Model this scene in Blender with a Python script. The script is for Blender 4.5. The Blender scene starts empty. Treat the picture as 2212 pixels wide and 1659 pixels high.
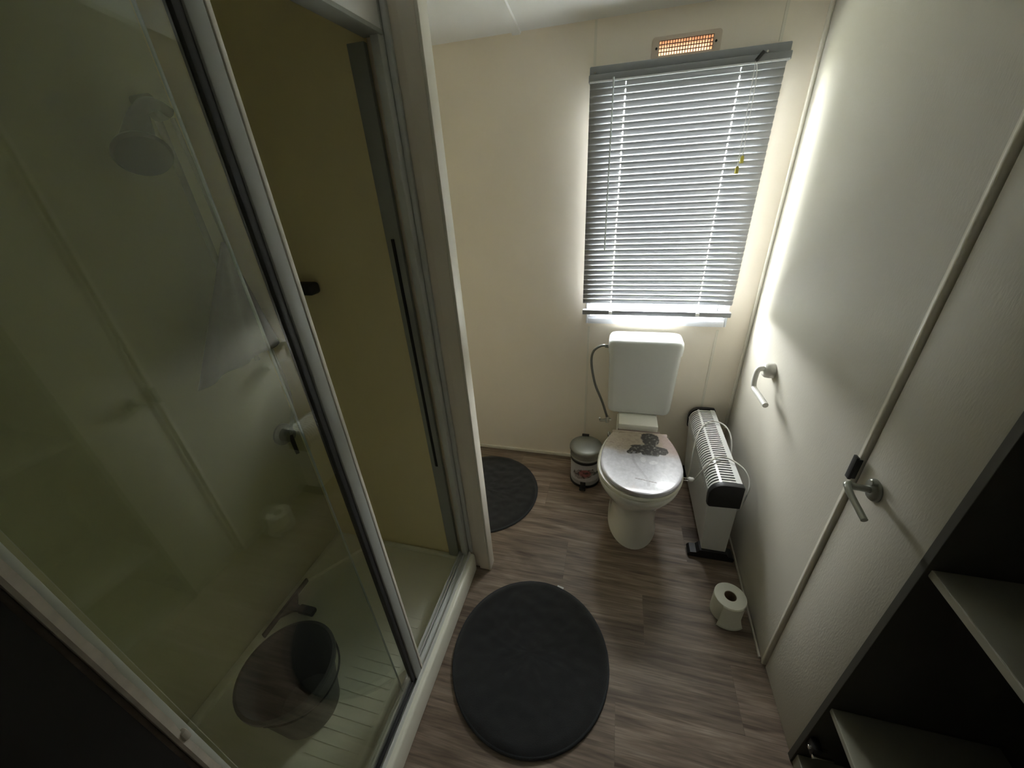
import bpy, bmesh, math, random
from mathutils import Vector, Matrix, noise
random.seed(4)
sc = bpy.context.scene
COL = sc.collection
PI = math.pi

# ------------------------------------------------------------------ camera
cam_d = bpy.data.cameras.new('camera'); cam = bpy.data.objects.new('camera', cam_d); COL.objects.link(cam)
cam_d.sensor_fit = 'HORIZONTAL'; cam_d.sensor_width = 36.0; cam_d.lens = 13.393
cam_d.clip_start = 0.02
R = [[0.967432, -0.243437, -0.069375], [0.246683, 0.845231, 0.474059], [-0.056766, -0.475733, 0.877756]]
M4 = Matrix(((R[0][0], R[0][2], -R[0][1], 0.0), (R[1][0], R[1][2], -R[1][1], 0.0), (R[2][0], R[2][2], -R[2][1], 1.6), (0, 0, 0, 1)))
cam.matrix_world = M4
sc.camera = cam
# ------------------------------------------------------------------ daylight
SKY = 60.0
w = bpy.data.worlds.new('daylight'); sc.world = w; w.use_nodes = True
bg = w.node_tree.nodes['Background']
bg.inputs['Strength'].default_value = SKY
_nt = w.node_tree; _tc = _nt.nodes.new('ShaderNodeTexCoord'); _sx = _nt.nodes.new('ShaderNodeSeparateXYZ'); _cr = _nt.nodes.new('ShaderNodeValToRGB')
_mr = _nt.nodes.new('ShaderNodeMapRange'); _mr.inputs[1].default_value = -0.3; _mr.inputs[2].default_value = 0.5
_nt.links.new(_tc.outputs['Generated'], _sx.inputs[0]); _nt.links.new(_sx.outputs['Z'], _mr.inputs[0]); _nt.links.new(_mr.outputs[0], _cr.inputs[0]); _nt.links.new(_cr.outputs[0], bg.inputs['Color'])
_e = _cr.color_ramp.elements                      # overcast sky over darker ground
_e[0].position = 0.30; _e[0].color = (0.10, 0.105, 0.08, 1); _e[1].position = 0.45; _e[1].color = (0.96, 0.97, 0.94, 1)
WIN = (-0.125, 0.522, 0.935, 1.92)        # window opening x0 x1 z0 z1
pl = bpy.data.lights.new('window_portal', 'AREA'); pl.shape = 'RECTANGLE'; pl.size = WIN[1]-WIN[0]; pl.size_y = WIN[3]-WIN[2]
pl.cycles.is_portal = True
po = bpy.data.objects.new('window_portal', pl); COL.objects.link(po)
po.location = ((WIN[0]+WIN[1])/2, 2.03, (WIN[2]+WIN[3])/2); po.rotation_euler = (math.radians(-90), 0, 0)
sc.view_settings.view_transform = 'Standard'; sc.view_settings.look = 'None'
sc.view_settings.gamma = 1.0; sc.view_settings.use_curve_mapping = False
sc.view_settings.exposure = 1.08
try:
    sc.cycles.use_denoising = True
    sc.cycles.max_bounces = 14; sc.cycles.diffuse_bounces = 8; sc.cycles.transparent_max_bounces = 16
    sc.cycles.glossy_bounces = 6; sc.cycles.transmission_bounces = 8
    sc.cycles.sample_clamp_indirect = 10.0
except Exception:
    pass

# ------------------------------------------------------------------ materials
def mat(name, col, rough=0.5, metal=0.0, spec=0.5, var=0.0, vscale=6.0, bump=0.0, bscale=200.0, stretch=None, coat=0.0, sheen=0.0):
    m = bpy.data.materials.new(name); m.use_nodes = True
    nt = m.node_tree; p = nt.nodes['Principled BSDF']
    p.inputs['Base Color'].default_value = (*col, 1); p.inputs['Roughness'].default_value = rough
    p.inputs['Metallic'].default_value = metal; p.inputs['Specular IOR Level'].default_value = spec
    p.inputs['Coat Weight'].default_value = coat; p.inputs['Sheen Weight'].default_value = sheen
    tc = nt.nodes.new('ShaderNodeTexCoord'); mp = nt.nodes.new('ShaderNodeMapping')
    nt.links.new(tc.outputs['Object'], mp.inputs['Vector'])
    if stretch: mp.inputs['Scale'].default_value = stretch
    n = nt.nodes.new('ShaderNodeTexNoise'); n.inputs['Scale'].default_value = vscale; n.inputs['Detail'].default_value = 5
    nt.links.new(mp.outputs[0], n.inputs['Vector'])
    mx = nt.nodes.new('ShaderNodeMix'); mx.data_type = 'RGBA'
    v = max(var, 0.02)
    mx.inputs[6].default_value = (*[c*(1-v) for c in col], 1); mx.inputs[7].default_value = (*[min(1, c*(1+v)) for c in col], 1)
    nt.links.new(n.outputs['Fac'], mx.inputs[0]); nt.links.new(mx.outputs[2], p.inputs['Base Color'])
    if bump:
        n2 = nt.nodes.new('ShaderNodeTexNoise'); n2.inputs['Scale'].default_value = bscale; n2.inputs['Detail'].default_value = 3
        nt.links.new(mp.outputs[0], n2.inputs['Vector'])
        b = nt.nodes.new('ShaderNodeBump'); b.inputs['Strength'].default_value = bump; b.inputs['Distance'].default_value = 0.002
        nt.links.new(n2.outputs['Fac'], b.inputs['Height']); nt.links.new(b.outputs[0], p.inputs['Normal'])
    return m

def attr_mat(name, rough=0.3, coat=0.0):
    m = bpy.data.materials.new(name); m.use_nodes = True
    nt = m.node_tree; p = nt.nodes['Principled BSDF']; p.inputs['Roughness'].default_value = rough; p.inputs['Coat Weight'].default_value = coat
    a = nt.nodes.new('ShaderNodeAttribute'); a.attribute_name = 'print'
    n = nt.nodes.new('ShaderNodeTexNoise'); n.inputs['Scale'].default_value = 90; n.inputs['Detail'].default_value = 6
    tc = nt.nodes.new('ShaderNodeTexCoord'); nt.links.new(tc.outputs['Object'], n.inputs['Vector'])
    r = nt.nodes.new('ShaderNodeMapRange'); r.inputs[3].default_value = 0.8; r.inputs[4].default_value = 1.15
    nt.links.new(n.outputs['Fac'], r.inputs[0])
    mx = nt.nodes.new('ShaderNodeVectorMath'); mx.operation = 'SCALE'
    nt.links.new(a.outputs['Color'], mx.inputs[0]); nt.links.new(r.outputs[0], mx.inputs['Scale'])
    nt.links.new(mx.outputs[0], p.inputs['Base Color'])
    return m

def glass_mat(name, tint=(0.93, 0.96, 0.93), ior=1.5):
    m = bpy.data.materials.new(name); m.use_nodes = True
    nt = m.node_tree; nt.nodes.clear()
    o = nt.nodes.new('ShaderNodeOutputMaterial'); t = nt.nodes.new('ShaderNodeBsdfTransparent'); g = nt.nodes.new('ShaderNodeBsdfGlossy')
    t.inputs['Color'].default_value = (*tint, 1); g.inputs['Roughness'].default_value = 0.004; g.inputs['Color'].default_value = (1, 1, 1, 1)
    f = nt.nodes.new('ShaderNodeFresnel'); f.inputs['IOR'].default_value = ior
    mx = nt.nodes.new('ShaderNodeMixShader')
    ge = nt.nodes.new('ShaderNodeNewGeometry'); io = nt.nodes.new('ShaderNodeMix'); io.data_type = 'FLOAT'
    io.inputs[2].default_value = ior; io.inputs[3].default_value = 1.0/ior
    nt.links.new(ge.outputs['Backfacing'], io.inputs[0]); nt.links.new(io.outputs[0], f.inputs['IOR'])
    nt.links.new(f.outputs[0], mx.inputs[0]); nt.links.new(t.outputs[0], mx.inputs[1]); nt.links.new(g.outputs[0], mx.inputs[2])
    nt.links.new(mx.outputs[0], o.inputs['Surface'])
    return m

def slat_mat():
    m = bpy.data.materials.new('blind_slat_plastic'); m.use_nodes = True
    nt = m.node_tree; p = nt.nodes['Principled BSDF']; p.inputs['Base Color'].default_value = (0.35, 0.357, 0.372, 1); p.inputs['Roughness'].default_value = 0.35
    t = nt.nodes.new('ShaderNodeBsdfTranslucent'); t.inputs['Color'].default_value = (0.42, 0.435, 0.46, 1)
    mx = nt.nodes.new('ShaderNodeMixShader'); mx.inputs[0].default_value = 0.10
    out = nt.nodes['Material Output']
    nt.links.new(p.outputs[0], mx.inputs[1]); nt.links.new(t.outputs[0], mx.inputs[2]); nt.links.new(mx.outputs[0], out.inputs['Surface'])
    return m

def floor_mat():
    m = bpy.data.materials.new('vinyl_wood_planks'); m.use_nodes = True
    nt = m.node_tree; p = nt.nodes['Principled BSDF']; p.inputs['Roughness'].default_value = 0.5
    L = nt.links.new; N = nt.nodes.new
    tc = N('ShaderNodeTexCoord'); a = N('ShaderNodeAttribute'); a.attribute_name = 'print'
    off = N('ShaderNodeVectorMath'); off.operation = 'SCALE'; off.inputs['Scale'].default_value = 37.0; L(a.outputs['Color'], off.inputs[0])
    ad = N('ShaderNodeVectorMath'); ad.operation = 'ADD'; L(tc.outputs['Object'], ad.inputs[0]); L(off.outputs[0], ad.inputs[1])
    mp = N('ShaderNodeMapping'); mp.inputs['Scale'].default_value = (1.3, 17, 1); L(ad.outputs[0], mp.inputs[0])
    n1 = N('ShaderNodeTexNoise'); n1.inputs['Scale'].default_value = 1.9; n1.inputs['Detail'].default_value = 8; n1.inputs['Distortion'].default_value = 1.4; L(mp.outputs[0], n1.inputs['Vector'])
    mp2 = N('ShaderNodeMapping'); mp2.inputs['Scale'].default_value = (1.2, 6.0, 1); L(ad.outputs[0], mp2.inputs[0])
    wv = N('ShaderNodeTexNoise'); wv.inputs['Scale'].default_value = 1.5; wv.inputs['Detail'].default_value = 3; wv.inputs['Distortion'].default_value = 2.0; L(mp2.outputs[0], wv.inputs['Vector'])
    cr = N('ShaderNodeValToRGB'); e = cr.color_ramp.elements
    e[0].position = 0.30; e[0].color = (0.060, 0.038, 0.026, 1); e[1].position = 0.66; e[1].color = (0.30, 0.238, 0.185, 1)
    x = cr.color_ramp.elements.new(0.48); x.color = (0.18, 0.132, 0.098, 1)
    mixf = N('ShaderNodeMath'); mixf.operation = 'MULTIPLY_ADD'; mixf.inputs[1].default_value = 0.55
    h = N('ShaderNodeMath'); h.operation = 'MULTIPLY'; h.inputs[1].default_value = 0.45; L(wv.outputs['Fac'], h.inputs[0])
    L(n1.outputs['Fac'], mixf.inputs[0]); L(h.outputs[0], mixf.inputs[2]); L(mixf.outputs[0], cr.inputs[0])
    mp3 = N('ShaderNodeMapping'); mp3.inputs['Scale'].default_value = (5, 110, 1); L(ad.outputs[0], mp3.inputs[0])
    n3 = N('ShaderNodeTexNoise'); n3.inputs['Scale'].default_value = 1.6; n3.inputs['Detail'].default_value = 6; n3.inputs['Distortion'].default_value = 0.8; L(mp3.outputs[0], n3.inputs['Vector'])
    g3 = N('ShaderNodeMapRange'); g3.inputs[1].default_value = 0.3; g3.inputs[2].default_value = 0.7; g3.inputs[3].default_value = 0.72; g3.inputs[4].default_value = 1.22; L(n3.outputs['Fac'], g3.inputs[0])
    fine = N('ShaderNodeVectorMath'); fine.operation = 'SCALE'; L(cr.outputs[0], fine.inputs[0]); L(g3.outputs[0], fine.inputs['Scale'])
    sp = N('ShaderNodeSeparateColor'); L(a.outputs['Color'], sp.inputs[0])
    mr = N('ShaderNodeMapRange'); mr.inputs[3].default_value = 0.85; mr.inputs[4].default_value = 1.65; L(sp.outputs[0], mr.inputs[0])
    sc2 = N('ShaderNodeVectorMath'); sc2.operation = 'SCALE'; L(fine.outputs[0], sc2.inputs[0]); L(mr.outputs[0], sc2.inputs['Scale'])
    L(sc2.outputs[0], p.inputs['Base Color'])
    b = N('ShaderNodeBump'); b.inputs['Strength'].default_value = 0.25; b.inputs['Distance'].default_value = 0.001
    L(n1.outputs['Fac'], b.inputs['Height']); L(b.outputs[0], p.inputs['Normal'])
    return m

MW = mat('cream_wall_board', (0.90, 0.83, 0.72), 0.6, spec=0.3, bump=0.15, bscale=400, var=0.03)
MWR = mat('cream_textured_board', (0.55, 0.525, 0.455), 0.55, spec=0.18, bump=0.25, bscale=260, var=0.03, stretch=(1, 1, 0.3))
MCEIL = mat('white_ceiling_board', (0.78, 0.79, 0.78), 0.5, var=0.02)
MTRIM = mat('cream_trim', (0.80, 0.76, 0.66), 0.35, var=0.02)
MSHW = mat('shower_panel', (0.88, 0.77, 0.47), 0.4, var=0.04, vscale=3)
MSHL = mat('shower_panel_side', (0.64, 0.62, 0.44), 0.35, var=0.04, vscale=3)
MUPVC = mat('white_window_plastic', (0.82, 0.84, 0.88), 0.3)
MTRAY = mat('shower_tray_acrylic', (0.85, 0.84, 0.72), 0.3, var=0.03)
MALU = mat('painted_aluminium', (0.66, 0.67, 0.64), 0.35, var=0.03)
MALUG = mat('grey_aluminium', (0.33, 0.34, 0.31), 0.5, metal=0.0, var=0.03)
MWHITEF = mat('white_fascia', (0.82, 0.82, 0.80), 0.4)
MBLK = mat('black_rubber', (0.012, 0.012, 0.012), 0.55)
MBLKP = mat('black_plastic', (0.014, 0.014, 0.016), 0.45)
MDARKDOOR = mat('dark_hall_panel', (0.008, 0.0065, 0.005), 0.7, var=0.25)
MHALL = mat('white_hall_board', (0.85, 0.83, 0.78), 0.6, var=0.02)
MCHIP = mat('chipped_edge', (0.42, 0.38, 0.31), 0.6, var=0.3, vscale=40)
MCER = mat('white_ceramic', (0.88, 0.88, 0.82), 0.12, coat=0.3)
MCIS = mat('white_cistern_plastic', (0.74, 0.76, 0.74), 0.25)
MSEAT = mat('cream_seat_plastic', (0.74, 0.73, 0.62), 0.22)
MCHR = mat('chrome', (0.72, 0.72, 0.70), 0.12, metal=1.0)
MBRUSH = mat('brushed_steel', (0.36, 0.37, 0.34), 0.45, metal=0.9, var=0.05, vscale=60)
MHOSE = mat('braided_hose', (0.22, 0.22, 0.21), 0.4, metal=0.6, var=0.35, vscale=500)
MMAT = mat('charcoal_plush', (0.015, 0.0155, 0.017), 0.95, var=0.5, vscale=14, bump=1.0, bscale=650, sheen=0.25)
MMATE = mat('charcoal_binding', (0.045, 0.048, 0.055), 0.9, var=0.3, vscale=200)
MPAPER = mat('tissue_paper', (0.80, 0.80, 0.70), 0.9, var=0.04, vscale=80, bump=0.3, bscale=300)
MCARD = mat('cardboard', (0.20, 0.14, 0.09), 0.9)
MHEAT = mat('heater_white_enamel', (0.78, 0.79, 0.78), 0.3)
MCABLE = mat('white_cable', (0.68, 0.67, 0.63), 0.45)
MBIN = attr_mat('bin_print', 0.3)
MLID = attr_mat('lid_print', 0.30, 0.1)
MFLOOR = floor_mat()
MGAP = mat('plank_gap', (0.05, 0.04, 0.03), 0.8)
MSLAT = slat_mat()
MRAIL = mat('grey_blind_rail', (0.27, 0.28, 0.30), 0.35)
MCLEAR = mat('clear_wand', (0.62, 0.68, 0.70), 0.1)
MCORD = mat('white_cord', (0.82, 0.82, 0.80), 0.7)
MYEL = mat('yellow_plastic', (0.62, 0.55, 0.10), 0.4)
MGLASS = glass_mat('clear_glass', (0.93, 0.95, 0.91), 1.6)
MPANE = glass_mat('window_glass', (0.97, 0.98, 0.99), 1.3)
MHOLD = mat('white_holder_plastic', (0.74, 0.73, 0.68), 0.25)
MTOWEL = mat('grey_lilac_cloth', (0.06, 0.055, 0.065), 0.95, var=0.2, vscale=60, bump=0.6, bscale=500)
MBUCK = mat('grey_bucket_plastic', (0.045, 0.047, 0.046), 0.5, var=0.05)
MSHCH = mat('dull_shower_chrome', (0.30, 0.31, 0.28), 0.3, metal=0.8)
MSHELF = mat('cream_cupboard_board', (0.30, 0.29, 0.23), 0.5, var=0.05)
MVENT = mat('cream_vent_plastic', (0.66, 0.56, 0.46), 0.4)
MSCREW = mat('dark_screw', (0.015, 0.012, 0.012), 0.4)
MGAPB = mat('dark_gap', (0.03, 0.025, 0.02), 0.8)
MTAG = mat('white_fabric_tag', (0.7, 0.7, 0.68), 0.8)
MSEATBR = mat('brown_print_strip', (0.20, 0.15, 0.13), 0.4, var=0.5, vscale=30)

# ------------------------------------------------------------------ builders
class B:
    def __init__(s): s.bm = bmesh.new(); s.cols = None
    def box(s, x0, x1, y0, y1, z0, z1, bev=0.0, seg=2):
        b = bmesh.new(); bmesh.ops.create_cube(b, size=1)
        for v in b.verts: v.co = Vector(((x0+x1)/2+v.co.x*(x1-x0), (y0+y1)/2+v.co.y*(y1-y0), (z0+z1)/2+v.co.z*(z1-z0)))
        if bev > 0: bmesh.ops.bevel(b, geom=b.edges[:]+b.verts[:], offset=bev, segments=seg, affect='EDGES', profile=0.5)
        s.join(b); return s
    def join(s, b):
        me = bpy.data.meshes.new('t'); b.to_mesh(me); b.free(); s.bm.from_mesh(me); bpy.data.meshes.remove(me)
    def xf(s, m):
        bmesh.ops.transform(s.bm, matrix=m, verts=s.bm.verts[:]); return s
    def loft(s, rings, cap0=True, cap1=True, closed=True):
        R_ = [[s.bm.verts.new(p) for p in r] for r in rings]
        n = len(R_[0])
        for a, b in zip(R_, R_[1:]):
            for i in range(n if closed else n-1):
                j = (i+1) % n
                try: s.bm.faces.new((a[i], a[j], b[j], b[i]))
                except ValueError: pass
        if cap0: s.bm.faces.new(R_[0][::-1])
        if cap1: s.bm.faces.new(R_[-1])
        return s
    def tube(s, pts, r, n=10, cap=True):
        pts = [Vector(p) for p in pts]; rings = []
        rr = r if isinstance(r, (list, tuple)) else [r]*len(pts)
        t0 = (pts[1]-pts[0]).normalized(); up = Vector((0, 0, 1)) if abs(t0.z) < 0.9 else Vector((1, 0, 0))
        u = t0.cross(up).normalized()
        for i, p in enumerate(pts):
            if i == 0: t = pts[1]-pts[0]
            elif i == len(pts)-1: t = pts[-1]-pts[-2]
            else: t = (pts[i+1]-pts[i]).normalized()+(pts[i]-pts[i-1]).normalized()
            t.normalize(); u = (u-t*u.dot(t)).normalized(); v = t.cross(u)
            rings.append([p+u*math.cos(2*PI*k/n)*rr[i]+v*math.sin(2*PI*k/n)*rr[i] for k in range(n)])
        return s.loft(rings, cap, cap)
    def lathe(s, c, prof, n=32, axis='z', cap0=True, cap1=True):
        c = Vector(c); rings = []
        for r, h in prof:
            ring = []
            for k in range(n):
                a = 2*PI*k/n; p = Vector((r*math.cos(a), r*math.sin(a), h))
                if axis == 'x': p = Vector((p.z, p.x, p.y))
                if axis == 'y': p = Vector((p.y, p.z, p.x))
                ring.append(c+p)
            rings.append(ring)
        return s.loft(rings, cap0, cap1)
    def quad(s, *ps): s.bm.faces.new([s.bm.verts.new(p) for p in ps]); return s

ORIG = {}
def link(name, b, m, parent=None, smooth=35, colfn=None, **props):
    bmesh.ops.remove_doubles(b.bm, verts=b.bm.verts[:], dist=1e-6)
    bmesh.ops.recalc_face_normals(b.bm, faces=b.bm.faces[:])
    vs = [v.co for v in b.bm.verts]
    lo = [min(v[i] for v in vs) for i in range(3)]; hi = [max(v[i] for v in vs) for i in range(3)]
    o0 = Vector(((lo[0]+hi[0])/2, (lo[1]+hi[1])/2, lo[2]))
    cols = None
    if colfn:
        b.bm.verts.ensure_lookup_table(); cols = [colfn(v.co.copy()) for v in b.bm.verts]
    bmesh.ops.translate(b.bm, vec=-o0, verts=b.bm.verts[:])
    me = bpy.data.meshes.new(name); b.bm.to_mesh(me); b.bm.free()
    if smooth:
        me.shade_smooth(); me.set_sharp_from_angle(angle=math.radians(smooth))
    if cols:
        at = me.color_attributes.new('print', 'FLOAT_COLOR', 'POINT')
        for i, c in enumerate(cols): at.data[i].color = (*c, 1)
    me.materials.append(m)
    o = bpy.data.objects.new(name, me); COL.objects.link(o)
    if parent:
        o.parent = parent; o.location = o0-ORIG[parent.name]
    else: o.location = o0
    ORIG[o.name] = o0
    for k, v in props.items(): o[k] = v
    return o
def thing(name, loc, label, cat, group=None):
    o = bpy.data.objects.new(name, None); COL.objects.link(o); o.location = loc; o.empty_display_size = 0.05
    ORIG[o.name] = Vector(loc); o['label'] = label; o['category'] = cat
    if group: o['group'] = group
    return o
def struct(name, b, m, **k): return link(name, b, m, None, kind='structure', **k)

def spline(pts, n=8):
    pts = [Vector(p) for p in pts]; out = []
    P_ = [pts[0]*2-pts[1]]+pts+[pts[-1]*2-pts[-2]]
    for i in range(1, len(P_)-2):
        a, b, c, d = P_[i-1:i+3]
        for k in range(n):
            t = k/n
            out.append(0.5*((2*b)+(c-a)*t+(2*a-5*b+4*c-d)*t*t+(3*b-a-3*c+d)*t**3))
    out.append(pts[-1]); return out

def rrect(cx, cy, hx, hy, r, z, n=6):
    out = []
    for sx, sy, a0 in ((1, 1, 0), (-1, 1, 90), (-1, -1, 180), (1, -1, 270)):
        for k in range(n+1):
            a = math.radians(a0+90*k/n)
            out.append(Vector((cx+sx*(hx-r)+r*math.cos(a), cy+sy*(hy-r)+r*math.sin(a), z)))
    return out

# ------------------------------------------------------------------ room shell
YB = 1.953
SL = math.tan(math.radians(8))
def zc(y): return 2.108+(YB-y)*SL
# floor: planks
b = B(); rows = [0.469+0.2065*k for k in range(-8, 9)]
seams = {5: [-0.29], 3: [-0.136], 4: [0.41, -0.62], 2: [0.205, -1.0], 6: [0.6, -0.5], 1: [-0.45, 0.5], 0: [0.1, -0.9]}
pc = {}
b.quad((-1.4, -1.2, -0.0006), (1.1, -1.2, -0.0006), (1.1, 2.05, -0.0006), (-1.4, 2.05, -0.0006))
g = 0.0005
tone = {(2, 1): 0.40, (2, 2): 0.28, (3, 0): 0.3, (3, 1): 0.55, (3, 2): 0.5, (4, 1): 0.62, (4, 2): 0.18, (5, 0): 0.95, (5, 1): 0.50, (6, 1): 0.7}
for i in range(len(rows)-1):
    k = i-8+0
    y0, y1 = rows[i], rows[i+1]
    idx = round((y0-0.469)/0.2065)
    xs = [-1.4]+sorted(seams.get(idx, [random.uniform(-1, 0.8)]))+[1.1]
    for j in range(len(xs)-1):
        c = (tone.get((idx, j), random.random()), random.random(), random.random())
        q = [(xs[j]+g, max(y0, -1.2)+g), (xs[j+1]-g, max(y0, -1.2)+g), (xs[j+1]-g, min(y1, 2.05)-g), (xs[j]+g, min(y1, 2.05)-g)]
        if q[2][1] <= q[0][1]: continue
        b.quad(*[(x, y, 0) for x, y in q])
        for x, y in q: pc[(round(x, 5), round(y, 5))] = c
b.box(-1.4, 1.1, -1.2, 2.05, -0.05, -0.001)
fl = struct('floor', b, MFLOOR, smooth=0, colfn=lambda v: pc.get((round(v.x, 5), round(v.y, 5)), (0.0, 0, 0)))

# back wall with window and vent openings
VO = (0.098, 0.285, 1.972, 2.016)
b = B(); T0, T1 = YB, 2.02
xs = [-1.32, WIN[0], VO[0], VO[1], WIN[1], 0.75]; zs = [0, WIN[2], WIN[3], VO[2], VO[3], 2.25]
for i in range(5):
    for j in range(5):
        inw = (xs[i] >= WIN[0]-1e-6 and xs[i+1] <= WIN[1]+1e-6 and zs[j] >= WIN[2]-1e-6 and zs[j+1] <= WIN[3]+1e-6)
        inv = (i == 2 and j == 3)
        if inw or inv: continue
        b.box(xs[i], xs[i+1], T0, T1, zs[j], zs[j+1])
struct('wall_back', b, MW, smooth=0)
b = B()
pr = [(0.648, 2.05), (0.646, YB), (0.613, 0.925), (0.75, 0.925), (0.75, 2.05)]
b.loft([[Vector((x, y, z)) for x, y in pr] for z in (0, 2.4)])
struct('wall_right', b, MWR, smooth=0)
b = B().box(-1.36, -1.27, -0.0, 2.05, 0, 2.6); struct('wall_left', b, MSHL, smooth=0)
b = B(); b.loft([[Vector((x, y, zc(y)+dz)) for x, y in ((-1.36, 2.05), (1.1, 2.05), (1.1, -1.1), (-1.36, -1.1))] for dz in (0, 0.03)])
struct('ceiling', b, MCEIL, smooth=0)
# partition between shower and toilet corner
b = B().box(-1.27, -0.476, 1.075, 1.112, 0, 2.3); struct('wall_partition', b, MW, smooth=0)
b = B().box(-1.27, -0.615, 1.062, 1.0749, 0.0, 2.3); struct('trim_shower_end_panel', b, MSHW, smooth=0)
b = B().box(-0.4765, -0.466, 1.062, 1.116, 0, 2.24, 0.003); struct('trim_partition_edge', b, MTRIM)
b = B().box(-0.52, -0.4767, 1.0645, 1.0748, 0, 2.24, 0.002); 
struct('trim_partition_face', b, MW)
# near end: shower end wall and the chipped door edge, dark hall side
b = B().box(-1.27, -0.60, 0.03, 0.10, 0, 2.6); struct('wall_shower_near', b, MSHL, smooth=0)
b = B()
n = 60
prof = []
for k in range(n+1):
    z = 2.5*k/n
    j = 0.0015*noise.noise(Vector((0, 0, z*30)))+0.001*noise.noise(Vector((3, 0, z*90)))
    prof.append([Vector((-0.60, 0.0985, z)), Vector((-0.561+j, 0.0985, z)), Vector((-0.558+j, 0.102, z)), Vector((-0.560+j, 0.110+j*2, z)), Vector((-0.60, 0.111, z))])
b.loft(prof)
b.box(-0.566, -0.556, 0.105, 0.114, 0.905, 0.925, 0.003)
struct('trim_door_edge', b, MCHIP)
b = B().box(-0.60, -0.566, 0.0915, 0.0980, 0, 2.5, 0.001); struct('trim_door_lining', b, mat('brown_lining', (0.12, 0.095, 0.075), 0.7, var=0.5, vscale=40))
b = B().box(-0.66, -0.562, -1.1, 0.091, 0, 2.6); struct('door_2', b, MDARKDOOR, smooth=0)
b = B().box(-0.66, 1.1, -1.12, -1.02, 0, 2.7); struct('wall_hall', b, MHALL, smooth=0)
# trims
b = B()
b.box(-0.124, -0.113, YB-0.003, YB, 0, WIN[2]-0.05); struct('trim_1', b, MTRIM, smooth=0)
b = B().box(0.497, 0.508, YB-0.003, YB, 0, WIN[2]-0.05); struct('trim_2', b, MTRIM, smooth=0)
b = B().box(-0.143, -0.133, YB-0.003, YB, 1.97, zc(YB)-0.001); struct('trim_3', b, MTRIM, smooth=0)
b = B().box(0.502, 0.512, YB-0.003, YB, 1.97, zc(YB)-0.001); struct('trim_4', b, MTRIM, smooth=0)
b = B().tube([(0.640, YB-0.006, 0), (0.640, YB-0.006, 2.12)], 0.008, 10); struct('trim_corner', b, MTRIM)
for i, x in enumerate((-0.45,)):
    b = B(); b.loft([[Vector((x+dx, y, zc(y)+dz)) for dx, dz in ((-0.02, 0.001), (-0.017, -0.009), (0.017, -0.009), (0.02, 0.001))] for y in (YB, -0.9)])
    struct('trim_ceiling_strip', b, MCEIL, smooth=20)
b = B().box(-1.27, 0.64, YB-0.012, YB, 0, 0.022, 0.004); struct('baseboard_back', b, MTRIM)
b = B()
b.loft([[Vector((x, y, z)) for x, y in ((0.636, YB), (0.604, 0.93), (0.61, 0.93), (0.642, YB))] for z in (0, 0.009)])
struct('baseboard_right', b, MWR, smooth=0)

# ------------------------------------------------------------------ window
w1 = B()
for x0, x1, z0, z1 in ((-0.135, WIN[0], 0.905, 1.945), (WIN[1], 0.532, 0.905, 1.945), (WIN[0], WIN[1], 0.905, WIN[2]), (WIN[0], WIN[1], WIN[3], 1.945)):
    w1.box(x0, x1, YB-0.014, YB+0.001, z0, z1, 0.004)
for x0, x1, z0, z1 in ((WIN[0], WIN[0]+0.012, WIN[2], WIN[3]), (WIN[1]-0.012, WIN[1], WIN[2], WIN[3]), (WIN[0]+0.012, WIN[1]-0.012, WIN[2], WIN[2]+0.012), (WIN[0]+0.012, WIN[1]-0.012, WIN[3]-0.012, WIN[3])):
    w1.box(x0, x1, YB-0.01, 2.02, z0, z1)
wf = struct('window_1', w1, MUPVC)
b = B()
X0, X1, Z0, Z1 = WIN[0]+0.012, WIN[1]-0.012, WIN[2]+0.012, WIN[3]-0.012
for x0, x1, z0, z1 in ((X0, X0+0.018, Z0, Z1), (X1-0.018, X1, Z0, Z1), (X0+0.018, X1-0.018, Z0, Z0+0.018), (X0+0.018, X1-0.018, Z1-0.018, Z1)):
    b.box(x0, x1, 1.98, 2.01, z0, z1, 0.003)
link('window_sash', b, MUPVC, wf)
b = B().box(X0+0.016, X1-0.016, 1.994, 1.998, Z0+0.016, Z1-0.016); link('window_pane', b, MPANE, wf, smooth=0)

# ------------------------------------------------------------------ venetian blind
t = thing('venetian_blind', (0.19, 1.9, 0.96), 'grey venetian blind with closed slats hanging over the window', 'blind')
BX0, BX1 = -0.152, 0.532
b = B().box(BX0-0.002, BX1+0.004, 1.885, 1.93, 1.905, 1.93, 0.003).box(BX0, BX1+0.002, 1.90, YB-0.001, 1.925, 1.958, 0.004)
hr = link('headrail', b, MRAIL, t)
b = B().tube([(BX0+0.02, 1.896, 1.937), (BX0+0.02, 1.90, 1.937)], 0.004, 8); link('rail_screw', b, MCHR, hr)
b = B().tube([(0.46, 1.896, 1.937), (0.46, 1.90, 1.937)], 0.004, 8); link('rail_screw', b, MCHR, hr)
b = B().box(BX0+0.002, BX1, 1.882, 1.8848, 1.904, 1.909, 0.0005); link('rail_lip', b, MUPVC, hr, label='pale lower lip of the headrail')
b = B()
LAD = (-0.013, 0.386); TL = math.radians(73); W_ = 0.025; YS = 1.906
z = 1.897; zlist = []
while z > 1.012: zlist.append(z); z -= 0.0233
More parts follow.
